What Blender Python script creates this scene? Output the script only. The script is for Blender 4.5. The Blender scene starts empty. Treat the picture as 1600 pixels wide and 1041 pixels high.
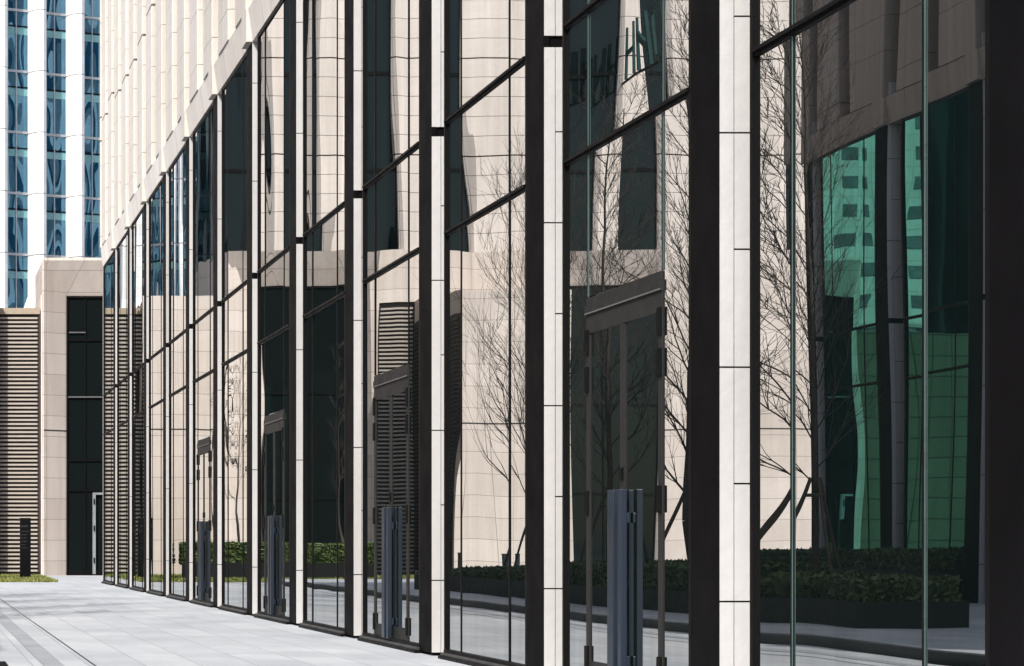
import bpy, bmesh, math, random
from mathutils import Vector, Matrix
random.seed(7)
R = math.radians
scene = bpy.context.scene
COL = scene.collection

# ------------------------------------------------------------------ camera, sky, sun, exposure
FPX = 3571.0                      # focal length in pixels of a 1600 px wide picture
cam_d = bpy.data.cameras.new('camera'); cam = bpy.data.objects.new('camera', cam_d); COL.objects.link(cam)
cam.location = (0, 0, 1.2); cam.rotation_euler = (R(90), 0, 0)
cam_d.sensor_width = 36; cam_d.lens = 36 * FPX / 1600
cam_d.shift_x = 925 / 1600; cam_d.shift_y = 327.5 / 1600
cam_d.clip_start = 0.1; cam_d.clip_end = 3000
scene.camera = cam

SUN_EL, SUN_AZ = 44.0, 33.0       # azimuth: light comes from behind the camera, AZ degrees to its left
world = bpy.data.worlds.new('World'); scene.world = world; world.use_nodes = True
wn = world.node_tree
sky = wn.nodes.new('ShaderNodeTexSky'); sky.sky_type = 'NISHITA'; sky.sun_disc = False
sky.sun_elevation = R(SUN_EL); sky.sun_rotation = R(180 + SUN_AZ)
sky.air_density = 1.0; sky.dust_density = 2.0
wn.links.new(sky.outputs[0], wn.nodes['Background'].inputs[0])
wn.nodes['Background'].inputs[1].default_value = 0.15
sd = bpy.data.lights.new('sun', 'SUN'); sd.energy = 3.3; sd.angle = R(0.5); sd.color = (1, .955, .89)
so = bpy.data.objects.new('sun', sd); COL.objects.link(so)
to_sun = Vector((-math.sin(R(SUN_AZ)) * math.cos(R(SUN_EL)), -math.cos(R(SUN_AZ)) * math.cos(R(SUN_EL)), math.sin(R(SUN_EL))))
so.rotation_euler = to_sun.to_track_quat('Z', 'Y').to_euler()
so.location = (-40, -60, 80)
scene.view_settings.view_transform = 'Standard'; scene.view_settings.look = 'None'
scene.view_settings.exposure = 0.8; scene.view_settings.gamma = 1
scene.view_settings.use_curve_mapping = False
scene.cycles.max_bounces = 10; scene.cycles.glossy_bounces = 6; scene.cycles.transparent_max_bounces = 12
scene.cycles.caustics_reflective = False; scene.cycles.caustics_refractive = False

# ------------------------------------------------------------------ helpers
class MB:
    def __init__(s): s.v = []; s.f = []
    def quad(s, a, b, c, d):
        n = len(s.v); s.v += [tuple(a), tuple(b), tuple(c), tuple(d)]; s.f.append((n, n+1, n+2, n+3)); return s
    def tri(s, a, b, c):
        n = len(s.v); s.v += [tuple(a), tuple(b), tuple(c)]; s.f.append((n, n+1, n+2)); return s
    def box(s, x0, x1, y0, y1, z0, z1):
        x0, x1 = sorted((x0, x1)); y0, y1 = sorted((y0, y1)); z0, z1 = sorted((z0, z1))
        n = len(s.v)
        s.v += [(x0,y0,z0),(x1,y0,z0),(x1,y1,z0),(x0,y1,z0),(x0,y0,z1),(x1,y0,z1),(x1,y1,z1),(x0,y1,z1)]
        for q in ((0,3,2,1),(4,5,6,7),(0,1,5,4),(1,2,6,5),(2,3,7,6),(3,0,4,7)): s.f.append(tuple(n+i for i in q))
        return s
    def prism(s, ring, d):
        """closed ring of 3-D points swept by vector d"""
        n = len(s.v); m = len(ring); d = Vector(d)
        s.v += [tuple(p) for p in ring] + [tuple(Vector(p) + d) for p in ring]
        s.f.append(tuple(range(n, n+m))[::-1]); s.f.append(tuple(range(n+m, n+2*m)))
        for i in range(m):
            j = (i+1) % m; s.f.append((n+i, n+j, n+m+j, n+m+i))
        return s
    def tube(s, p, q, r0, r1, k=5, cap=False):
        p = Vector(p); q = Vector(q); d = (q-p)
        if d.length < 1e-6: return s
        d.normalize(); u = d.orthogonal().normalized(); w = d.cross(u); n = len(s.v)
        for c, r in ((p, r0), (q, r1)):
            for i in range(k):
                a = 2*math.pi*i/k; s.v.append(tuple(c + (u*math.cos(a) + w*math.sin(a))*r))
        for i in range(k):
            j = (i+1) % k; s.f.append((n+i, n+j, n+k+j, n+k+i))
        if cap: s.f.append(tuple(range(n, n+k))[::-1]); s.f.append(tuple(range(n+k, n+2*k)))
        return s
    def build(s, name, m, parent=None, smooth=False, bevel=0, loc=None, keep=False):
        me = bpy.data.meshes.new(name); me.from_pydata(s.v, [], s.f); me.update()
        bm = bmesh.new(); bm.from_mesh(me)
        if not keep: bmesh.ops.recalc_face_normals(bm, faces=bm.faces)
        bm.to_mesh(me); bm.free()
        if smooth:
            for p in me.polygons: p.use_smooth = True
        me.materials.append(m)
        o = bpy.data.objects.new(name, me); COL.objects.link(o)
        if parent: 
            o.parent = parent
            pl = parent_origin(parent)
            o.location = Vector(loc or (0,0,0)) - pl
        elif loc: o.location = loc
        if bevel:
            b = o.modifiers.new('bevel', 'BEVEL'); b.width = bevel; b.segments = 2; b.limit_method = 'ANGLE'
        return o
def parent_origin(p):
    v = Vector((0,0,0))
    while p: v += p.location; p = p.parent
    return v
def thing(name, label, cat, loc=(0,0,0), group=None):
    o = bpy.data.objects.new(name, None); COL.objects.link(o); o.location = loc; o.empty_display_size = .3
    return tag(o, label, cat, group)
def tag(o, label=None, cat=None, group=None, kind=None):
    if label: o['label'] = label
    if cat: o['category'] = cat
    if group: o['group'] = group
    if kind: o['kind'] = kind
    return o

# ------------------------------------------------------------------ materials
class NT:
    def __init__(s, name):
        s.m = bpy.data.materials.new(name); s.m.use_nodes = True; s.t = s.m.node_tree
        s.b = s.t.nodes['Principled BSDF']; s.out = s.t.nodes['Material Output']
    def n(s, typ, **kw):
        nd = s.t.nodes.new(typ)
        for k, v in kw.items(): setattr(nd, k, v)
        return nd
    def l(s, a, b): s.t.links.new(a, b)
    def pos(s): return s.n('ShaderNodeNewGeometry').outputs['Position']
    def noise(s, scale, detail=4, vec=None, rough=.55):
        n = s.n('ShaderNodeTexNoise'); n.inputs['Scale'].default_value = scale; n.inputs['Detail'].default_value = detail
        n.inputs['Roughness'].default_value = rough
        s.l(vec if vec else s.pos(), n.inputs['Vector']); return n.outputs['Fac']
    def scaled(s, x, y, z):
        v = s.n('ShaderNodeVectorMath', operation='MULTIPLY'); s.l(s.pos(), v.inputs[0]); v.inputs[1].default_value = (x, y, z); return v.outputs[0]
    def ramp(s, fac, stops):
        r = s.n('ShaderNodeValToRGB'); s.l(fac, r.inputs[0]); e = r.color_ramp.elements
        while len(e) < len(stops): e.new(.5)
        for i, (p, c) in enumerate(stops):
            e[i].position = p; e[i].color = (*c, 1) if len(c) == 3 else c
        return r.outputs[0]
    def mul(s, a, b, fac=1.0, typ='MULTIPLY'):
        m = s.n('ShaderNodeMix', data_type='RGBA', blend_type=typ); m.inputs[0].default_value = fac
        for sock, v in ((m.inputs[6], a), (m.inputs[7], b)):
            if isinstance(v, tuple): sock.default_value = (*v, 1)
            else: s.l(v, sock)
        return m.outputs[2]
    def bump(s, h, dist, strength=1.0):
        b = s.n('ShaderNodeBump'); b.inputs['Distance'].default_value = dist; b.inputs['Strength'].default_value = strength
        s.l(h, b.inputs['Height']); return b.outputs[0]
def g(v): return (v, v, v)

def plain(name, col, rough=.5, metal=0, var=.12, vs=3.0, bump=0.0, spec=.5):
    t = NT(name); nz = t.noise(vs, 5)
    c = t.mul(tuple(col), t.ramp(nz, [(.3, g(1-var)), (.7, g(1+var))]))
    t.l(c, t.b.inputs['Base Color'])
    rr = t.ramp(t.noise(vs*2.3, 4), [(.3, g(max(0, rough-.07))), (.7, g(min(1, rough+.07)))])
    t.l(rr, t.b.inputs['Roughness']); t.b.inputs['Metallic'].default_value = metal
    t.b.inputs['Specular IOR Level'].default_value = spec
    if bump: t.l(t.bump(nz, bump), t.b.inputs['Normal'])
    return t.m

def stone(name, col, bw=None, bh=None, joint=.010, offset=0.0, var=.07, zoff=0.0, uoff=0.0, jd=.45):
    """pale stone cladding; panels bw x bh with thin joints, u runs along x+y"""
    t = NT(name)
    big = t.ramp(t.noise(.35, 4), [(.3, g(1-var)), (.7, g(1+var*.6))])
    fine = t.ramp(t.noise(9, 6, rough=.7), [(.25, g(.94)), (.75, g(1.04))])
    streak = t.ramp(t.noise(1.0, 4, vec=t.scaled(3.2, 3.2, .22)), [(.28, (.90,.885,.86)), (.6, g(1.02))])
    c = t.mul(t.mul(t.mul(tuple(col), big), fine), streak)
    if bw:
        sp = t.n('ShaderNodeSeparateXYZ'); t.l(t.pos(), sp.inputs[0])
        ad = t.n('ShaderNodeMath', operation='ADD'); t.l(sp.outputs[0], ad.inputs[0]); t.l(sp.outputs[1], ad.inputs[1])
        ao = t.n('ShaderNodeMath', operation='ADD'); t.l(ad.outputs[0], ao.inputs[0]); ao.inputs[1].default_value = uoff
        zo = t.n('ShaderNodeMath', operation='ADD'); t.l(sp.outputs[2], zo.inputs[0]); zo.inputs[1].default_value = zoff
        cb = t.n('ShaderNodeCombineXYZ'); t.l(ao.outputs[0], cb.inputs[0]); t.l(zo.outputs[0], cb.inputs[1])
        br = t.n('ShaderNodeTexBrick'); t.l(cb.outputs[0], br.inputs['Vector'])
        br.offset = offset; br.squash = 1.0
        br.inputs['Color1'].default_value = (1, 1, 1, 1); br.inputs['Color2'].default_value = (.875, .86, .845, 1)
        br.inputs['Mortar'].default_value = (jd, jd*.95, jd*.9, 1)
        br.inputs['Scale'].default_value = 1; br.inputs['Mortar Size'].default_value = joint; br.inputs['Mortar Smooth'].default_value = .1
        br.inputs['Brick Width'].default_value = bw; br.inputs['Row Height'].default_value = bh
        c = t.mul(c, br.outputs['Color'])
    t.l(c, t.b.inputs['Base Color']); t.b.inputs['Roughness'].default_value = .62
    t.l(t.bump(t.noise(14, 5), .004), t.b.inputs['Normal'])
    return t.m

def mirror_glass(name, body, tint, lo, hi, ior, warp=.0024, scale=.6, rough=.0):
    """coated facade glass: dark body, strong reflection that grows towards grazing, slightly warped panes"""
    t = NT(name)
    t.t.nodes.remove(t.b)
    h1 = t.noise(scale, 0.3, vec=t.scaled(1, 1, .55))
    nb = t.bump(h1, warp)
    gl = t.n('ShaderNodeBsdfGlossy'); gl.inputs['Roughness'].default_value = rough; gl.inputs['Color'].default_value = (*tint, 1)
    t.l(nb, gl.inputs['Normal'])
    df = t.n('ShaderNodeBsdfDiffuse'); df.inputs['Color'].default_value = (*body, 1)
    fr = t.n('ShaderNodeFresnel'); fr.inputs['IOR'].default_value = ior
    mr = t.n('ShaderNodeMapRange'); mr.inputs['To Min'].default_value = lo; mr.inputs['To Max'].default_value = hi
    t.l(fr.outputs[0], mr.inputs['Value'])
    sm = t.mul(mr.outputs[0], t.ramp(t.noise(1.3, 5, vec=t.scaled(2.5, 2.5, .35), rough=.65), [(.3, g(.86)), (.62, g(1.0))]))
    mx = t.n('ShaderNodeMixShader'); t.l(sm, mx.inputs[0]); t.l(df.outputs[0], mx.inputs[1]); t.l(gl.outputs[0], mx.inputs[2])
    t.l(mx.outputs[0], t.out.inputs['Surface'])
    return t.m
CREAM = (.65, .578, .525)
M = {}
M['stone'] = stone('cream_stone', CREAM, 1.31, .755, uoff=.1, zoff=.22)
M['stone_plain'] = stone('cream_stone_plain', (.66, .592, .54))
M['fin_stone'] = stone('fin_stone', (.60, .55, .495), var=.05)
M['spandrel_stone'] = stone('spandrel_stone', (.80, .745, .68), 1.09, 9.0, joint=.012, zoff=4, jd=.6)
M['white_stone'] = stone('white_stone', (.495, .49, .49), var=.10)
M['grey_cheek'] = stone('grey_cheek', (.52, .52, .55), var=.08)
M['tower_white'] = stone('tower_white', (.74, .745, .755), 50, .67, joint=.012, var=.03, jd=.78)
M['dark_joint'] = plain('dark_joint', (.02, .018, .016), .8)
M['black_metal'] = plain('black_metal', (.0054, .0048, .0053), .55, var=.22, vs=1.2, spec=.02)
M['frame_metal'] = plain('frame_metal', (.0050, .0044, .0044), .5, var=.12, spec=.06)
M['pale_teal'] = plain('pale_teal', (.16, .34, .36), .25)
M['glass_edge'] = plain('glass_edge', (.05, .085, .08), .3)
M['sill_metal'] = plain('sill_metal', (.035, .033, .031), .45)
M['door_metal'] = plain('door_metal', (.024, .0235, .023), .5, var=.05, spec=.07)
M['hinge_black'] = plain('hinge_black', (.003, .003, .003), .6, spec=.08)
M['pull_blue'] = plain('pull_blue', (.009, .016, .028), .38, var=.02, vs=1, spec=.35)
M['tower_band'] = plain('tower_band', (.42, .43, .45), .35, metal=.4)
M['trim_grey'] = plain('trim_grey', (.10, .10, .10), .4)
M['silver'] = plain('silver', (.26, .275, .29), .4, metal=.3)
M['glass'] = mirror_glass('facade_glass', (.006, .010, .010), (.95, .965, .96), .47, 1.0, 1.62, warp=.0065)
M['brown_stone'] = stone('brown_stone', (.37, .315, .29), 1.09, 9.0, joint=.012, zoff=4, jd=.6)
M['dark_glass'] = mirror_glass('dark_glass', (.006, .0085, .009), (.205, .252, .26), .03, .8, 1.45, warp=.003)
M['tower_glass'] = mirror_glass('tower_glass', (.006, .040, .075), (.30, .60, .78), .30, 1.0, 1.6, warp=.05, scale=.5)
M['green_glass'] = mirror_glass('green_glass', (.004, .012, .008), (.26, .82, .70), .50, .95, 1.6, warp=.007)
M['grey_stone'] = stone('grey_stone', (.13, .12, .085), 1.0, .755, uoff=.1, zoff=.22, joint=.022, jd=.25)
M['louver'] = plain('louver_beige', (.40, .35, .305), .5, var=.05)
M['louver_dark'] = plain('louver_dark', (.035, .026, .022), .7)
M['tan_trim'] = plain('tan_trim', (.34, .28, .20), .6)
M['concrete'] = plain('concrete', (.30, .28, .26), .8)
M['interior'] = plain('interior', (.03, .03, .03), .8)
M['planter'] = plain('planter_black', (.006, .0066, .007), .6, spec=.2, var=.25, vs=2)
M['kerb'] = plain('kerb_granite', (.03, .03, .032), .6, var=.3, vs=18)
M['soil'] = plain('soil', (.05, .035, .022), .95, vs=9, var=.4, bump=.03)
M['bark'] = plain('bark', (.040, .031, .025), .9, vs=22, var=.4, bump=.01)
M['timber'] = plain('timber', (.05, .038, .028), .8, vs=7, var=.25)
M['teal_sign'] = plain('teal_sign', (.010, .045, .043), .6, spec=.2)
M['totem'] = plain('totem_black', (.004, .004, .0045), .4, spec=.1)
M['totem_text'] = plain('totem_text', (.018, .018, .019), .5)
M['apartment'] = stone('apartment_render', (.62, .60, .55), 1.6, 1.5, joint=.05, jd=.75)
M['apartment_dark'] = plain('apartment_window', (.13, .14, .14), .25, var=.5, vs=.5)

def leaf_mat(name, a, b):
    t = NT(name); c = t.ramp(t.noise(5, 4), [(.3, a), (.7, b)])
    t.l(c, t.b.inputs['Base Color']); t.b.inputs['Roughness'].default_value = .55
    return t.m
M['hedge'] = leaf_mat('hedge_leaf', (.014, .028, .005), (.050, .074, .012))
M['hedge_sunlit'] = leaf_mat('hedge_sunlit_leaf', (.030, .058, .010), (.095, .135, .022))  # lighter copy of the hedge leaf, sunlight on the far hedge put into colour
M['grass'] = leaf_mat('grass_blade', (.10, .13, .025), (.24, .25, .055))

def paving(name, col, bw, bh, swap=True):
    t = NT(name); sp = t.n('ShaderNodeSeparateXYZ'); t.l(t.pos(), sp.inputs[0])
    cb = t.n('ShaderNodeCombineXYZ'); t.l(sp.outputs[1], cb.inputs[0]); t.l(sp.outputs[0], cb.inputs[1])
    br = t.n('ShaderNodeTexBrick'); t.l(cb.outputs[0], br.inputs['Vector']); br.offset = .5
    br.inputs['Color1'].default_value = (1.04, 1.04, 1.03, 1); br.inputs['Color2'].default_value = (.87, .88, .895, 1)
    br.inputs['Mortar'].default_value = (.60, .60, .61, 1); br.inputs['Scale'].default_value = 1
    br.inputs['Mortar Size'].default_value = .007; br.inputs['Brick Width'].default_value = bw; br.inputs['Row Height'].default_value = bh
    big = t.ramp(t.noise(.22, 5), [(.3, (.78, .80, .83)), (.68, g(1.05))])
    mid = t.ramp(t.noise(1.0, 5, vec=t.scaled(2.2, .5, 1), rough=.65), [(.3, g(.90)), (.7, g(1.05))])
    fine = t.ramp(t.noise(45, 4, rough=.75), [(.3, g(.9)), (.7, g(1.08))])
    c = t.mul(t.mul(t.mul(t.mul(tuple(col), br.outputs['Color']), big), mid), fine)
    t.l(c, t.b.inputs['Base Color'])
    t.l(t.ramp(t.noise(.8, 4), [(.3, g(.55)), (.7, g(.75))]), t.b.inputs['Roughness'])
    t.l(t.bump(t.noise(60, 4), .002), t.b.inputs['Normal'])
    return t.m
M['lane'] = paving('lane_granite', (.475, .49, .505), 1.2, .55)
M['lane_band'] = paving('lane_band_granite', (.34, .355, .37), .6, .2)
M['plaza'] = paving('plaza_granite', (.44, .46, .48), .9, .6)
M['ground'] = plain('far_ground', (.22, .22, .22), .9, vs=.2)

# ------------------------------------------------------------------ the ground
D = 5.45            # main glass plane
def sheet(name, x0, x1, y0, y1, z, m):
    return tag(MB().quad((x0,y0,z),(x1,y0,z),(x1,y1,z),(x0,y1,z)).build(name, m), kind='structure')
sheet('ground', -900, 900, -500, 1500, -.02, M['ground'])
sheet('paving', .70, 30, -20, 140, 0, M['lane'])
sheet('paving_band', 1.20, 1.40, -20, 67, .004, M['lane_band'])
sheet('paving_joint', 1.695, 1.715, -20, 73, .004, M['kerb'])
tag(MB().box(-40, .552, -20, 68.6, -.3, .11).build('plaza_pavement', M['plaza']), kind='structure')
sheet('plaza_paving', -60, .70, 68.6, 140, -.004, M['plaza'])
tag(MB().box(.555, .70, -20, 68.7, -.2, .115).build('kerb', M['kerb'], bevel=.01), kind='structure')

# ------------------------------------------------------------------ facade system shared by the two lane buildings
BAY = 4.36; PW = .56
class Face:
    """local frame of a facade parallel to the lane: o is metres outwards from the glass, y along the lane"""
    def __init__(s, X, sgn): s.X = X; s.s = sgn
    def x(s, o): return s.X + s.s * o
    def box(s, mb, o0, o1, y0, y1, z0, z1): return mb.box(s.x(o0), s.x(o1), y0, y1, z0, z1)

def make_pier(F, yk, parent, zt=9.37, PW=PW):
    mb = MB(); F.box(mb, -.02, .03, yk + .003, yk + PW, .03, zt)
    F.box(mb, -.6, -.022, yk + .024, yk + PW, 0, zt)
    p = mb.build('pier', M['black_metal'], parent)
    # stone cheek that faces the camera, two columns of panels with open joints
    c = MB()
    def col(o0, o1, zs):
        for a, b in zip(zs[:-1], zs[1:]): F.box(c, o0, o1, yk, yk + .022, a + .006, b - .006)
    zA = [0.03, .80, 2.39, 3.98, 5.51]; zB = [.03, .80, 1.6, 2.39, 3.19, 3.98, 4.77, 5.51]
    col(.026, -.068, zA); col(-.074, -.60, zB)
    zA2 = [5.60, 7.1, 8.7, 10.2]; zB2 = [5.60, 6.4, 7.1, 7.9, 8.7, 9.5, 10.2]
    col(.026, -.068, zA2); col(-.074, -.60, zB2)
    c.build('stone_cheek', M['white_stone'] if F.s < 0 else M['grey_cheek'], p)
    cp = MB(); F.box(cp, -.02, .125, yk, yk + PW, zt + .006, 9.909)
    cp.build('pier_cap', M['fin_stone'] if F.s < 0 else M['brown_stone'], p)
    return p

def make_bay(F, y0, y1, parent, glassm, door=False, zt=9.37):
    w = MB(); J = .05
    F.box(w, -.10, .026, y0, y0 + J, .1, zt); F.box(w, -.10, .026, y1 - J, y1, .1, zt)
    F.box(w, -.10, .020, y0 + J, y1 - J, zt - .06, zt)
    for z in (4.40, 5.55):
        F.box(w, -.08, .018, y0 + J, y1 - J, z - .035, z + .02)
        F.box(w, -.08, .040, y0 + J, y1 - J, z - .012, z + .012)
    ms = [y1 - 2.54, y1 - .66]
    for m in ms:
        if door:
            F.box(w, -.06, .008, m - .014, m + .014, 3.20, 4.36); 
        else:
            F.box(w, -.06, .008, m - .014, m + .014, .1, 4.36)
        F.box(w, -.06, .008, m - .014, m + .014, 4.425, 5.51); F.box(w, -.06, .008, m - .014, m + .014, 5.575, zt - .06)
    fr = w.build('window', M['frame_metal'], parent)
    k = MB(); F.box(k, -.10, .085, y0 - .02, y1 + .02, .0, .035); F.box(k, -.10, .030, y0 + .0, y1 - .0, .035, .098)
    k.build('sill', M['frame_metal'], fr)
    k = MB(); F.box(k, -.05, .062, y0, y1, .036, .066); k.build('sill_trim', M['sill_metal'], fr)
    if F.s < 0 and y0 < 20:
        for mm in [y0 + J + .010] + ms:
            for za, zb_ in ((3.20 if (mm in ms and door) else .1, 4.36), (4.425, 5.51), (5.575, zt - .06)):
                k = MB(); F.box(k, .002, .009, mm - .020, mm - .0145, za, zb_); k.build('glass_edge', M['glass_edge'], fr)
    # panes, each set a hair out of true
    gl = MB(); ys = [y0 + J] + ms + [y1 - J]; zs = [.098, 4.40, 5.55, zt - .04]
    for i in range(3):
        for j in range(3):
            za = zs[j]
            if door and i == 1 and j == 0: za = 3.2
            kk = 1 if F.s < 0 else .2
            t1 = kk * random.uniform(-.0022, .0022) * (ys[i+1] - ys[i]); t2 = kk * random.uniform(-.0008, .0008)
            e = [(-t1 - t2), (t1 - t2), (t1 + t2), (-t1 + t2)]
            q4 = [(F.x(e[0]), ys[i], za), (F.x(e[1]), ys[i+1], za), (F.x(e[2]), ys[i+1], zs[j+1]), (F.x(e[3]), ys[i], zs[j+1])]
            gl.quad(*(q4 if F.s > 0 else q4[::-1]))
    gl.build('glass', glassm, fr, keep=True)
    return fr, ms

def make_door(F, a, b, parent, glassm):
    m = (a + b) / 2; w = MB()
    F.box(w, -.06, .012, a - .035, a + .05, .04, 3.19); F.box(w, -.06, .012, b - .05, b + .035, .04, 3.19)
    F.box(w, -.06, .012, a + .05, b - .05, 2.90, 3.19)
    F.box(w, -.055, .022, a - .040, b + .040, 3.05, 3.13)
    F.box(w, -.06, .009, m - .062, m - .004, .04, 2.90); F.box(w, -.06, .009, m + .004, m + .062, .04, 2.90)
    F.box(w, -.06, .007, a + .05, m - .062, .04, .24); F.box(w, -.06, .007, m + .062, b - .05, .04, .24)
    d = w.build('door', M['door_metal'], parent)
    t = MB(); F.box(t, .0225, .028, a - .034, b + .034, 3.055, 3.067); t.build('header_trim', M['trim_grey'], d)
    gl = MB()
    for p, q in ((a + .05, m - .062), (m + .062, b - .05)):
        t1 = random.uniform(-.0015, .0015)
        gl.quad((F.x(-t1), p, 2.90), (F.x(t1), q, 2.90), (F.x(t1), q, .24), (F.x(-t1), p, .24))
    gl.build('glass', glassm, d, keep=True)
    for c0, hw in ((m - .165, .04), (m + .07, .075)):
        h = MB(); F.box(h, .035, .085, c0 - hw, c0 + hw, .10, 1.61)
        F.box(h, .0095, .036, c0 - .03, c0 + .03, .25, .33); F.box(h, .0095, .036, c0 - .03, c0 + .03, 1.35, 1.43)
        h.build('pull_handle', M['pull_blue'], d, bevel=.006)
    for ya in (a, b):
        for z0, z1 in ((2.72, 2.93), (2.42, 2.63), (1.42, 1.62), (.16, .36)):
            h = MB(); F.box(h, .0125, .028, ya - .04, ya + .045, z0, z1); h.build('hinge', M['hinge_black'], d, bevel=.004)
    lk = MB(); F.box(lk, .010, .022, m - .03, m + .03, 1.68, 1.78); lk.build('lock', M['hinge_black'], d)
    return d

def make_fin(F, y0, y1, parent, z0, ztop, phase, front=.12, back=-.32, m=None):
    mb = MB(); c = .02
    def block(a, b):
        ring = [(F.x(back), y0, a), (F.x(front - c), y0, a), (F.x(front), y0 + c, a), (F.x(front), y1 - c, a), (F.x(front - c), y1, a), (F.x(back), y1, a)]
        mb.prism(ring, (0, 0, b - a))
    z = z0; first = True; heavy = z0 + 3.5
    cuts = [z0]; zz = z0 + random.uniform(.3, 1.0)
    while zz < ztop - .2: cuts.append(zz); zz += random.choice((.7, .7, 1.05))
    cuts.append(ztop)
    for a, b in zip(cuts[:-1], cuts[1:]):
        hv = abs(((a - z0) / 3.5) - round((a - z0) / 3.5)) < .11 and a > z0
        block(a + ((.05 if abs(a - z0 - 3.5) < .4 else .015) if hv else .005 if a > z0 else 0), b - .005)
    f = mb.build('stone_fin', m or M['fin_stone'], parent)
    k = MB(); F.box(k, back, front - .09, y0 + .06, y1 - .06, z0, ztop); k.build('fin_core', M['dark_joint'], f)
    return f

def make_spandrel(F, y0, y1, parent, m):
    pts = [(.10, 9.90), (.030, 9.374), (-.6, 9.374), (-.6, 9.905), (.10, 9.905)]
    mb = MB(); mb.prism([(F.x(o), y0, z) for o, z in pts], (0, y1 - y0, 0))
    return mb.build('spandrel', m, parent)

# ------------------------------------------------------------------ the main building along the lane
F = Face(D, -1); Y0 = 15.5; YEND = 67.75
main = thing('office_building', 'long office building of glass bays, black piers and double doors along the lane', 'building', (8, 40, 0))
for k in range(-2, 12):
    make_pier(F, Y0 + BAY * k, main, PW=.44 if k == -1 else PW)
for k in range(-2, 12):
    ya = Y0 + BAY * k + PW + .02 - (.13 if k == -1 else 0); yb = Y0 + BAY * (k + 1) - PW if k < 11 else YEND - .10
    door = k in (0, 2, 4, 6)
    fr, ms = make_bay(F, ya, yb, main, M['glass'], door)
    if door: make_door(F, ms[0] + .03, ms[1] - .02, main, M['glass'])
mb = MB(); F.box(mb, -.6, .03, YEND - .1, YEND, 0, 9.374); mb.build('corner_pier', M['white_stone'], main)
make_spandrel(F, 6, YEND, main, M['spandrel_stone'])
mb = MB(); mb.box(6.06, 22, 6, YEND - .02, 0, 9.80); mb.build('inner_core', M['interior'], main)
mb = MB(); mb.box(D + .34, 22, 6, YEND, 9.91, 34); mb.build('upper_wall', M['dark_glass'], main)
i = 0; y = 6.3
ph = Y0 + .1
k0 = math.floor((6.3 - ph) / (BAY / 2)) + 1
for k in range(k0, 60):
    a = ph + k * BAY / 2
    if a + 1.3 > YEND + .01: break
    make_fin(F, a, a + 1.3, main, 9.912, 33, k % 2)
make_fin(F, YEND - .3, YEND, main, 9.912, 33, 0)

# ------------------------------------------------------------------ the building across the lane (seen in the glass)
G = Face(-7.9, 1); LY = 44.6
left = thing('green_glass_building', 'shaded stone building with green glass ground floor and planters, mirrored in the nearest window', 'building', (-13, 40, 0))
for j in range(-8, 1):
    make_pier(G, LY + BAY * j, left)
    ya = LY + BAY * j + PW + .02; make_bay(G, ya, LY + BAY * (j + 1) - PW, left, M['green_glass'])
make_pier(G, LY + BAY, left)
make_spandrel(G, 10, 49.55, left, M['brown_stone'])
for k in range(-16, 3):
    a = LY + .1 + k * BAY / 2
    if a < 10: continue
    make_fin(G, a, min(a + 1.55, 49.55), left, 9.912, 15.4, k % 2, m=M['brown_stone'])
mb = MB(); mb.box(-19, -8.24, 10, 49.5, 9.91, 15.6); mb.build('upper_wall', M['dark_glass'], left)
mb = MB(); mb.box(-19, -8.52, 10, 49.5, .11, 9.88); mb.build('inner_wall', M['stone'], left)

# ------------------------------------------------------------------ the end of the lane
def RX(px, y): return 2 * D - (px + 125) * y / FPX       # real x of something seen in the glass at picture column px, depth y

def louver_panel(x0, x1, y, z0, z1, parent, pitch=.148):
    b = MB().box(x0, x1, y + .10, y + .3, z0, z1); base = b.build('louver', M['louver_dark'], parent)
    s = MB(); z = z0 + .03
    while z < z1 - .08:
        s.box(x0 + .03, x1 - .03, y, y + .095, z, z + .066); z += pitch
    s.build('louver_blades', M['louver'], base)
    fr = MB().box(x0 - .06, x0, y - .03, y + .3, z0, z1).box(x1, x1 + .06, y - .03, y + .3, z0, z1); fr.build('louver_frame', M['louver_dark'], base)
    return base

def framed_window(xo0, xi0, xi1, xo1, y, depth, zi, zo, parent, m, mull=()):
    """deep window: splayed stone jambs and lintel round dark glass"""
    w = MB(); e = y + depth
    w.quad((xo0, y, .0), (xi0, e, .0), (xi0, e, zi), (xo0, y, zo))
    w.quad((xi1, e, .0), (xo1, y, .0), (xo1, y, zo), (xi1, e, zi))
    w.quad((xi0, e, zi), (xi1, e, zi), (xo1, y, zo), (xo0, y, zo))
    sur = w.build('window_surround', m, parent)
    gl = MB().quad((xi0, e - .002, 0), (xi1, e - .002, 0), (xi1, e - .002, zi), (xi0, e - .002, zi)); gl.build('glass', M['dark_glass'], sur, keep=True)
    f = MB()
    f.box(xi0, xi0 + .06, e - .06, e + .02, 0, zi); f.box(xi1 - .06, xi1, e - .06, e + .02, 0, zi); f.box(xi0, xi1, e - .06, e + .02, zi - .08, zi); f.box(xi0, xi1, e - .06, e + .02, 0, .15)
    for z in mull: f.box(xi0 + .06, xi1 - .06, e - .05, e + .02, z - .03, z + .03)
    xm = xi0 + (xi1 - xi0) * .42; f.box(xm - .03, xm + .03, e - .04, e + .02, .15, zi - .08)
    f.build('frame', M['frame_metal'], sur)
    return sur

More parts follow.
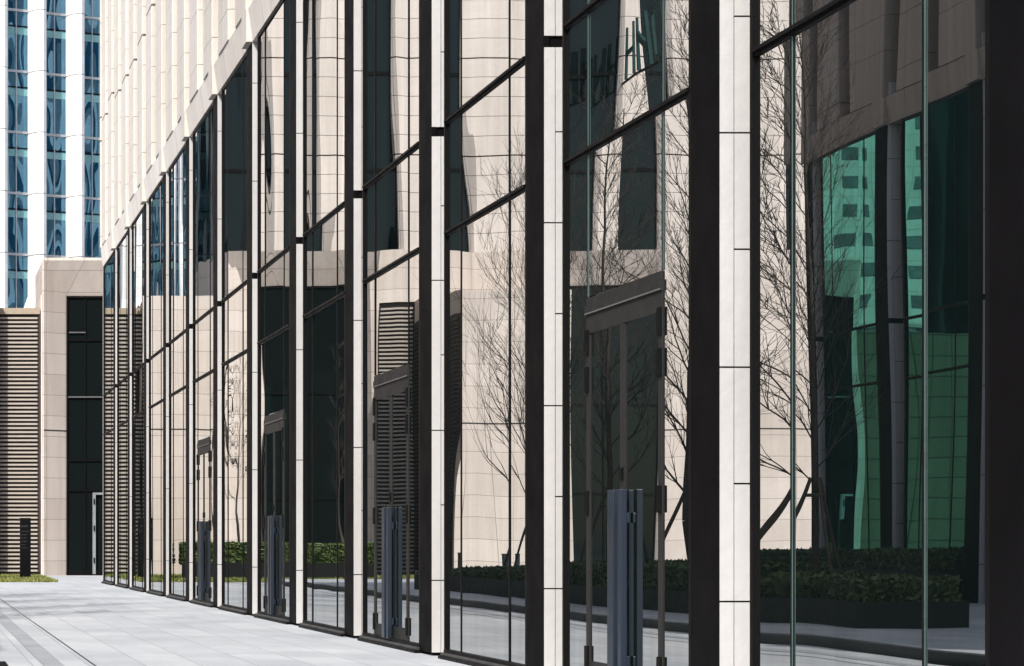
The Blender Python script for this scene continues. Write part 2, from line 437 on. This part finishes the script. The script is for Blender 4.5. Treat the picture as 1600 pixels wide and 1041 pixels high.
# low wing straight ahead: splayed door recess, louver, plain wall
wing = thing('low_stone_wing', 'low cream stone wing with louvred wall and dark recessed doorway ending the lane', 'building', (5, 86, 0))
sw = framed_window(4.50, 5.36, 7.00, 7.10, 83.0, .64, 10.22, 11.45, wing, M['stone'], (3.1, 4.2, 8.6))
MB().box(13.2, 24, 82.9, 92, 0, 34).build('dark_reflection_block', M['dark_glass'], wing)  # unseen block, added to darken one strip of the green glass reflection
MB().box(7.1, 13.19, 83.0, 90, 0, 8.9).build('rear_wall', M['grey_stone'], wing)
b = MB().box(4.44, 4.50, 83.0, 90, 0, 11.45).box(4.50, 7.1, 83.02, 90, 11.452, 11.55).box(4.5, 7.1, 84.2, 90, 0, 11.44)
b.build('wall', M['stone'], wing)
MB().box(4.39, 4.44, 82.99, 90, 0, 10.2).build('edge_strip', M['stone_plain'], wing)
hb = MB().box(5.42, 6.9, 83.56, 83.6, 6.50, 6.55); hb.build('rail', M['trim_grey'], wing)
MB().box(5.45, 6.05, 83.57, 83.6, 8.86, 8.91).build('light_bar', M['trim_grey'], wing)
dr = MB().box(6.31, 6.42, 83.50, 83.60, .05, 3.03).box(6.42, 6.9, 83.52, 83.60, 2.95, 3.03); dd = dr.build('door', M['silver'], wing)
for z in (.45, 1.62, 2.6): MB().box(6.34, 6.39, 83.47, 83.50, z, z + .2).build('hinge', M['hinge_black'], dd)
MB().box(4.51, 5.3, 82.985, 83.0, 5.26, 5.31)
jt = MB().prism([(4.50, 82.99, 5.27), (4.50, 82.99, 5.31), (4.50, 83.04, 5.31), (4.50, 83.04, 5.27)], (.86, .64, 0)); jt.build('shadow_joint', M['dark_joint'], wing)
louver_panel(2.86, 4.30, 83.05, .12, 9.50, wing)
MB().box(2.80, 4.36, 82.98, 84, 9.50, 9.72).build('coping', M['tan_trim'], wing)
MB().box(2.80, 4.36, 83.2, 90, 0, 9.49).build('core', M['dark_joint'], wing)
b = MB().box(.02, 2.78, 82.41, 90, 0, 10.1); b.build('side_wall', M['stone'], wing)
MB().box(.02, 2.78, 82.40, 82.41, 5.27, 5.31).build('shadow_joint', M['dark_joint'], wing)
MB().prism([(3.70, 88, 9.4), (4.44, 88, 9.4), (4.44, 88, 11.5)], (0, .5, 0)).build('buttress', M['tower_white'], wing)

# tall wing to the left (seen in the glass only)
tall = thing('tall_stone_wing', 'tall cream stone building with broad columns, mirrored across the middle windows', 'building', (-9, 88, 0))
TY = 82.4; XR = lambda r: 2 * D - r * TY / 80
zi, zo = 10.52, 11.72
framed_window(XR(15.75), XR(15.1), XR(11.85), XR(10.64), TY, .64, zi, zo, tall, M['stone'], (2.8, 6.6))
framed_window(XR(26.1), XR(25.5), XR(22.5), XR(22.0), TY, .64, zi, zo, tall, M['stone'], (3.0, 6.2))
w = MB()
w.box(XR(16.0), XR(15.75), TY, TY + 9, 0, zo); w.box(XR(34.5), XR(26.1), TY, TY + 9, 0, zo); w.box(XR(22.0), XR(17.8), TY, TY + 9, 0, zo)
w.box(XR(17.8), XR(16.0), TY, TY + 9, 9.88, zo); w.box(XR(17.8), XR(16.0), TY + .4, TY + 9, 0, 9.87)
w.box(XR(34.5), XR(10.64), TY + .9, TY + 9.1, .01, zo - .01)
w.box(XR(10.64), XR(10.60), TY, TY + 9, 0, zo)
w.build('wall', M['stone'], tall)
MB().box(XR(34.5), XR(26.1), TY - .012, TY, 5.27, 5.31).build('shadow_joint', M['dark_joint'], tall)
louver_panel(XR(17.7), XR(16.05), TY + .05,   .12, 9.80, tall)
# projecting block with louvred flank
bl = MB().box(XR(21.7), XR(17.75), 78.4, TY - .004, 0, 9.88).build('projecting_block', M['stone'], tall)
MB().box(XR(21.7), XR(17.75), 78.388, 78.4, 5.27, 5.31).build('shadow_joint', M['dark_joint'], tall)
lv = MB(); z = .3
while z < 9.0: lv.box(XR(17.75) + .012, XR(17.75) + .05, 78.7, 82.2, z, z + .05); z += .148
fb = MB().box(XR(17.75), XR(17.75) + .012, 78.65, 82.3, .2, 9.1).build('flank_louver', M['louver_dark'], tall); lv.build('louver_blades', M['sill_metal'], fb)
MB().box(XR(34.5), XR(10.64), TY + .42, TY + 9, zo + .004, 32).build('window_wall', M['dark_glass'], tall)
fb = MB()
for z in range(4): fb.box(XR(34.4), XR(10.7), TY + .36, TY + .42, 14.6 + 3.5*z, 14.72 + 3.5*z)
fb.build('floor_bands', M['frame_metal'], tall)
def tall_col(r0, r1):
    x0, x1 = XR(r1), XR(r0); mb = MB(); c = .2; a = zo + .004; n = 0
    while a < 31:
        b2 = a + .7; hv = (n % 5 == 4)
        ring = [(x0, TY + .41, a + .006), (x0, TY + .10 + c * .7, a + .006), (x0 + c, TY + .10, a + .006), (x1 - c, TY + .10, a + .006), (x1, TY + .10 + c * .7, a + .006), (x1, TY + .41, a + .006)]
        mb.prism(ring, (0, 0, .7 - (.05 if hv else .018))); a = b2; n += 1
    o = mb.build('stone_column', M['stone_plain'], tall)
    MB().box(x0 + .05, x1 - .05, TY + .2, TY + .41, zo + .004, 31).build('column_core', M['dark_joint'], o)
for r0, r1 in ((11.75, 13.0), (13.95, 15.25), (16.05, 18.0), (19.45, 22.1), (24.1, 25.1), (26.0, 27.4), (28.4, 30.3), (31.3, 32.6), (33.4, 34.4)): tall_col(r0, r1)

# letters of the sign hung in front of the tall wing
def letter(ch, yc, xc, z0, w, h, t=.16):
    """outline letter in the y-z plane"""
    mb = MB(); x0, x1 = xc - .05, xc + .05; a, b = yc - w/2, yc + w/2
    mb.box(x0, x1, a, a + t, z0, z0 + h); mb.box(x0, x1, b - t, b, z0, z0 + h)
    if ch == 'O': mb.box(x0, x1, a + t, b - t, z0, z0 + t*1.6); mb.box(x0, x1, a + t, b - t, z0 + h - t*1.6, z0 + h)
    if ch == 'H': mb.box(x0, x1, a + t, b - t, z0 + h*.46, z0 + h*.46 + t*1.2)
    if ch == 'N': mb.prism([(x0, a + t, z0 + .25*h), (x0, a + t, z0 + .25*h + .3), (x0, b - t, z0 + h*.75), (x0, b - t, z0 + h*.75 - .3)], (.1, 0, 0))
    return mb
sg = thing('blade_sign', 'teal outline letters O N H on a rail, mirrored above the nearest doors', 'sign', (2 * D - 25.0, 78, 17))
for ch, yy in (('O', 78.2), ('N', 79.85), ('H', 81.5)):
    letter(ch, yy, 2 * D - 25.0, 17.75, 1.2, 1.85, .12).build('letter', M['teal_sign'], sg)
MB().box(2 * D - 25.03, 2 * D - 24.97, 77.4, TY + .4, 17.65, 17.72).build('rail', M['frame_metal'], sg)

# ------------------------------------------------------------------ blue glass tower behind
tw = thing('blue_glass_tower', 'tall blue glass tower with rounded white columns rising behind the low wing', 'building', (5, 160, 0))
TR = Matrix.Rotation(R(24), 4, 'Z'); T0 = Vector((5.2, 150, 0))
def tp(s, d, z): 
    v = TR @ Vector((s, d, 0)); return (T0.x + v.x, T0.y + v.y, z)
SP = 2.83
glb = MB(); glb.prism([tp(-26, 0, 0), tp(8.9, 0, 0), tp(8.9, 20, 0), tp(-26, 20, 0)], (0, 0, 75)); glb.build('curtain_wall', M['tower_glass'], tw)
for n in range(-9, 4):
    s0 = -.20 + n * SP; mb = MB(); z = 0
    while z < 74:
        ring = [tp(s0 - .52, .0, z + .03)] + [tp(s0 + .56 * -math.cos(a), -1.25 * math.sin(a) - .02, z + .03) for a in [math.pi * q / 8 for q in range(0, 9)]] + [tp(s0 + .46, .0, z + .03)]
        mb.prism(ring[1:-1], (0, 0, 3.97)); z += 4.02
    mb.build('column', M['tower_white'], tw, smooth=False)
band = MB(); dk = MB(); pale = MB()
z = 0
while z < 74:
    band.prism([tp(-26, -.10, z), tp(8.9, -.10, z), tp(8.9, -.003, z), tp(-26, -.003, z)], (0, 0, .16))
    dk.prism([tp(-26, -.06, z - 1.0), tp(8.9, -.06, z - 1.0), tp(8.9, -.003, z - 1.0), tp(-26, -.003, z - 1.0)], (0, 0, .08))
    z += 4.02
pz = MB(); z = 0
while z < 74:
    pz.prism([tp(-26, -.012, z - 1.5), tp(8.9, -.012, z - 1.5), tp(8.9, -.003, z - 1.5), tp(-26, -.003, z - 1.5)], (0, 0, .45)); z += 4.02
pz.build('spandrel_panels', M['pale_teal'], tw)
band.build('floor_bands', M['tower_band'], tw); dk.build('transoms', M['frame_metal'], tw)
mu = MB()
for n in range(-9, 4):
    s0 = 1.22 + n * SP; mu.prism([tp(s0 - .03, -.08, 0), tp(s0 + .03, -.08, 0), tp(s0 + .03, -.003, 0), tp(s0 - .03, -.003, 0)], (0, 0, 74))
mu.build('mullions', M['tower_band'], tw)

nt = thing('unseen_reflection_tower', 'white columned tower added out of view, reflected as wavy bands in the blue tower', 'building', (85, 80, 0))  # unseen tower, added so its columns mirror as pale bands in the tower glass
MB().box(80, 100, 20, 130, 0, 95).build('curtain_wall', M['tower_glass'], nt)
for n in range(37):
    MB().box(78.6, 79.99, 21 + n * 2.95, 22.0 + n * 2.95, 0, 95).build('column', M['tower_white'], nt)

# ------------------------------------------------------------------ apartment block far behind (seen through the green glass)
ap = thing('apartment_block', 'pale distant apartment block with small dark windows, twice mirrored in the green glass', 'building', (75, 230, 0))
MB().box(50, 112, 220, 240, 0, 75).build('wall', M['apartment'], ap)
for fl in range(19):
    for c in (86.9, 89.3, 94.9):
        x = -7.9 + c - 18.8
        w = MB().box(x, x + 1.45, 219.93, 219.98, 4 + fl * 2.85, 5.2 + fl * 2.85).build('window', M['apartment_dark'], ap)
MB().box(50, 112, 219.6, 220, 22.0, 22.35).build('ledge', M['concrete'], ap)

# ------------------------------------------------------------------ planters, hedges, grass
def hedge_mesh(x0, x1, y0, y1, z0, z1, n, seed, leaf=.05, prof=None):
    rnd = random.Random(seed); mb = MB()
    ny = max(1, int((y1 - y0) / 1.2)) if prof else 1
    for q in range(ny):
        ya, yb = y0 + .08 + (y1 - y0 - .16) * q / ny, y0 + .08 + (y1 - y0 - .16) * (q + 1) / ny
        mb.box(x0 + .08, x1 - .08, ya, yb, z0 - .1, (prof((ya + yb) / 2) if prof else z1) - .10)
    for _ in range(n):
        f = rnd.random()
        x = rnd.uniform(x0, x1); y = rnd.uniform(y0, y1); z = rnd.uniform(z0, z1)
        if .6 <= f < .8: y = rnd.choice((y0, y1)) + rnd.uniform(-.05, .05)
        top = z1 + .05 * math.sin(y * 1.3) * math.sin(x * 2.7 + y) - .02
        if prof: top = prof(y) + .03 * math.sin(y * 2.3); z = rnd.uniform(z0 - .05, max(top, z0))
        if f < .4: z = top + rnd.uniform(-.09, .02) + .03 * math.sin(y * 2.1 + x)
        elif f < .6: x = rnd.choice((x0, x1)) + rnd.uniform(-.05, .05)
        p = Vector((x, y, z)); a = Vector((rnd.gauss(0,1), rnd.gauss(0,1), rnd.gauss(0,1))).normalized(); b = a.orthogonal().normalized()
        l = leaf * rnd.uniform(.7, 1.4)
        mb.quad(p - a*l, p + b*l*.5, p + a*l, p - b*l*.5)
    return mb
def planter(x0, x1, y0, y1, zb, h, label, hl):
    t = .08
    mb = MB().box(x0, x0 + t, y0, y1, zb, zb + h).box(x1 - t, x1, y0, y1, zb, zb + h).box(x0 + t, x1 - t, y0, y0 + t, zb, zb + h).box(x0 + t, x1 - t, y1 - t, y1, zb, zb + h)
    p = mb.build('planter', M['planter'], bevel=0); tag(p, label, 'planter', 'black planters on the plaza')
    MB().box(x0 + t, x1 - t, y0 + t, y1 - t, zb + h - .2, zb + h - .05).build('soil', M['soil'], p)
def hedge(label, *a):
    tag(hedge_mesh(*a).build('hedge', M['hedge_sunlit' if a[2] > 70 else 'hedge']), label, 'hedge', 'clipped hedges in the planters')
planter(-2.5, -.85, 29, 53.4, .11, .34, 'long low black planter holding staked bare trees beside the kerb', 0)
hedge('long clipped hedge around the staked bare trees beside the kerb', -2.4, -.95, 34, 53.3, .4, .96, 26000, 3, .05, lambda y:   .48 + .38 * min(1, max(0, (53.5 - y) / 13.0)))
hedge('short dark hedge at the planter end, mirrored in the nearest window', -2.4, -.95, 29.1, 33.9, .4, .76, 7000, 13)
planter(-4.4, 2.35, 74.6, 76.0, 0, .55, 'black planter box on the grass before the far stone wing', 0)
hedge('thick sunlit-coloured clipped hedge on the grass before the far stone wing', -4.3, 2.45, 74.65, 75.95, .5, 1.18, 26000, 4)
planter(-7.4, -6.5, 40, 50, .11, .62, 'black planter hugging the foot of the shaded green glass building', 0)
hedge('narrow dark hedge at the foot of the shaded green glass building', -7.35, -6.55, 40.1, 49.9, .7, 1.05, 9000, 5)
# grass strip
rnd = random.Random(11); gm = MB()
for _ in range(30000):
    y = rnd.uniform(69.2, 82.4); x = rnd.uniform(-7, 4.2 + (y - 69) * .012)
    if abs(x) > 2.5 and rnd.random() < .0: continue
    h = rnd.uniform(.03, .11); w = rnd.uniform(.012, .03); a = rnd.uniform(0, 6.28); l = rnd.uniform(-.06, .06)
    dx, dy = math.cos(a) * w, math.sin(a) * w
    gm.tri((x - dx, y - dy, 0), (x + dx, y + dy, 0), (x + l, y + rnd.uniform(-.05, .05), h))
go = gm.build('grass', M['grass']); tag(go, 'strip of short yellow green grass at the foot of the far louvred wall', 'grass', kind='stuff')
sheet('soil_bed', -7, 4.15, 69.2, 82.4, .004, M['soil'])

# ------------------------------------------------------------------ bare trees
def tree_mesh(h, r, seed, clear, spread, nb, upr=(.7, 1.4)):
    rnd = random.Random(seed); tk = MB(); br = MB(); pts = []; p = Vector((0, 0, 0)); n = 16
    for i in range(n + 1):
        f = i / n; pts.append((p.copy(), r * (1 - f) ** .8 + .008)); p = p + Vector((rnd.gauss(0, .025), rnd.gauss(0, .025), h / n))
    for (a, ra), (b, rb) in zip(pts[:-1], pts[1:]): tk.tube(a, b, ra, rb, 7)
    def grow(p, d, L, r0, lvl):
        seg = 5 if lvl < 2 else 3; q = p.copy(); dd = d.copy()
        for i in range(seg):
            dd = (dd + Vector((rnd.gauss(0, .10), rnd.gauss(0, .10), rnd.uniform(.02, .13)))).normalized()
            q2 = q + dd * (L / seg); ra = r0 * (1 - .75 * i / seg); rb = r0 * (1 - .75 * (i + 1) / seg)
            br.tube(q, q2, ra, max(rb, .0025), 4 if lvl else 5)
            if lvl < 3:
                for _ in range(2):
                    if rnd.random() < .82:
                        ax = Vector((rnd.gauss(0, 1), rnd.gauss(0, 1), rnd.gauss(0, 1))).normalized()
                        nd = (dd + ax * .62 + Vector((0, 0, .12))).normalized()
                        grow(q2, nd, L * rnd.uniform(.36, .62), max(rb * .62, .0035), lvl + 1)
            q = q2
    for i in range(nb):
        f = clear + (1 - clear) * (i / nb) ** .9; idx = min(int(f * n), n - 1); fr = f * n - idx
        p0 = pts[idx][0].lerp(pts[idx + 1][0], fr); a = i * 2.4 + rnd.uniform(-.4, .4); up = rnd.uniform(*upr)
        d = Vector((math.cos(a), math.sin(a), up)).normalized()
        grow(p0, d, spread * (1.0 - .62 * f) * rnd.uniform(.75, 1.15), max(pts[idx][1] * .30, .008), 1)
    return tk, br
def tree(x, y, zb, h, r, seed, label, stake=True, clear=.2, spread=1.7, nb=44, slabel=None, upr=(.7, 1.4)):
    t = thing('bare_tree', label, 'tree', (x, y, zb), 'bare winter trees')
    tk, br = tree_mesh(h, r, seed, clear, spread, nb, upr)
    a = tk.build('trunk', M['bark'], t, smooth=True); a.location = (0, 0, 0)
    b = br.build('branches', M['bark'], t, smooth=True); b.location = (0, 0, 0)
    if stake:
        s = thing('tree_stake', slabel, 'stake', (x, y, zb), 'timber tripods around the trees')
        for q in range(3):
            an = q * 2.094 + .5; m = MB().tube((math.cos(an) * .8, math.sin(an) * .8, 0), (math.cos(an) * .10, math.sin(an) * .10, 1.75), .035, .032, 7, True)
            o = m.build('pole', M['timber'], s); o.location = (0, 0, 0)
        m = MB()
        for q in range(3):
            a0 = q * 2.094 + .5; a1 = a0 + 2.094
            m.tube((math.cos(a0) * .2, math.sin(a0) * .2, 1.5), (math.cos(a1) * .2, math.sin(a1) * .2, 1.5), .025, .025, 6, True)
        o = m.build('tie_ring', M['timber'], s); o.location = (0, 0, 0)
zb = .38
tree(-1.62, 32.6, zb, 8.2, .052, 21, 'bare tree nearest the camera, mirrored in the pane right of the widest white pier', slabel='timber tripod nearest the camera, mirrored in the large right-hand window')
tree(-1.62, 36.8, zb, 9.4, .072, 22, 'tall bare tree with straight dark trunk, mirrored right of the nearest double doors', clear=.17, spread=1.7, nb=52, slabel='timber tripod mirrored right of the nearest double doors')
tree(-1.62, 41.2, zb, 8.6, .055, 23, 'bare tree mirrored above the nearest double doors', slabel='timber tripod mirrored through the glass of the nearest double doors')
tree(-1.62, 46.2, zb, 7.6, .060, 24, 'wide bare tree leaning branches left, mirrored before a plain stone wall', clear=.16, spread=3.0, nb=44, upr=(1.2, 2.4), slabel='timber tripod mirrored before the plain stone wall')
tree(.6, 75.3, .5, 6.8, .035, 25, 'thin bare sapling mirrored on pale stone in the sixth window', stake=False, spread=1.0, nb=15, clear=.3)
tree(-2.9, 75.3, .5, 7.2, .035, 26, 'thin bare sapling mirrored before the dark recessed window', stake=False, spread=1.0, nb=15, clear=.3)

# ------------------------------------------------------------------ black sign pillar on the grass, small posts
tt = thing('sign_pillar', 'black rectangular sign pillar standing on the grass before the louvres', 'sign pillar', (3.5, 76, 0))
MB().box(3.32, 3.68, 75.9, 76.1, .0, 2.02).build('panel', M['totem'], tt, bevel=.01)
rnd = random.Random(5); tx = MB(); z = 1.72
for ln in range(7):
    x = 3.37
    for q in range(rnd.choice((2, 3, 3))):
        w = rnd.uniform(.03, .09); tx.box(x, x + w, 75.894, 75.899, z, z + (.05 if ln == 0 else .025)); x += w + .02
    z -= .11 if ln else .16
tx.build('lettering', M['totem_text'], tt)
for px, lab in ((720, 'short grey post left of the other, mirrored at the foot of the plain stone wall'), (796, 'short grey post mirrored beside the leaning tree stake')):
    y = 73.0; x = RX(px, y)
    tg = thing('bollard', lab, 'bollard', (x, y, 0), 'short grey posts')
    o = MB().box(x - .11, x + .11, y - .11, y + .11, 0, .82).build('post', M['pull_blue'], tg, bevel=.01)
    MB().box(x - .12, x + .12, y - .12, y + .12, .822, .86).build('cap', M['frame_metal'], tg)

dg = MB().box(.72, .86, 19.0, 23.0, -.02, .004)
y = 19.06
while y < 22.9: dg.box(.73, .85, y, y + .03, .004, .010); y += .06
tag(dg.build('drain_grate', M['hinge_black']), 'dark slotted drain grate at the kerb in the bottom corner', 'drain')
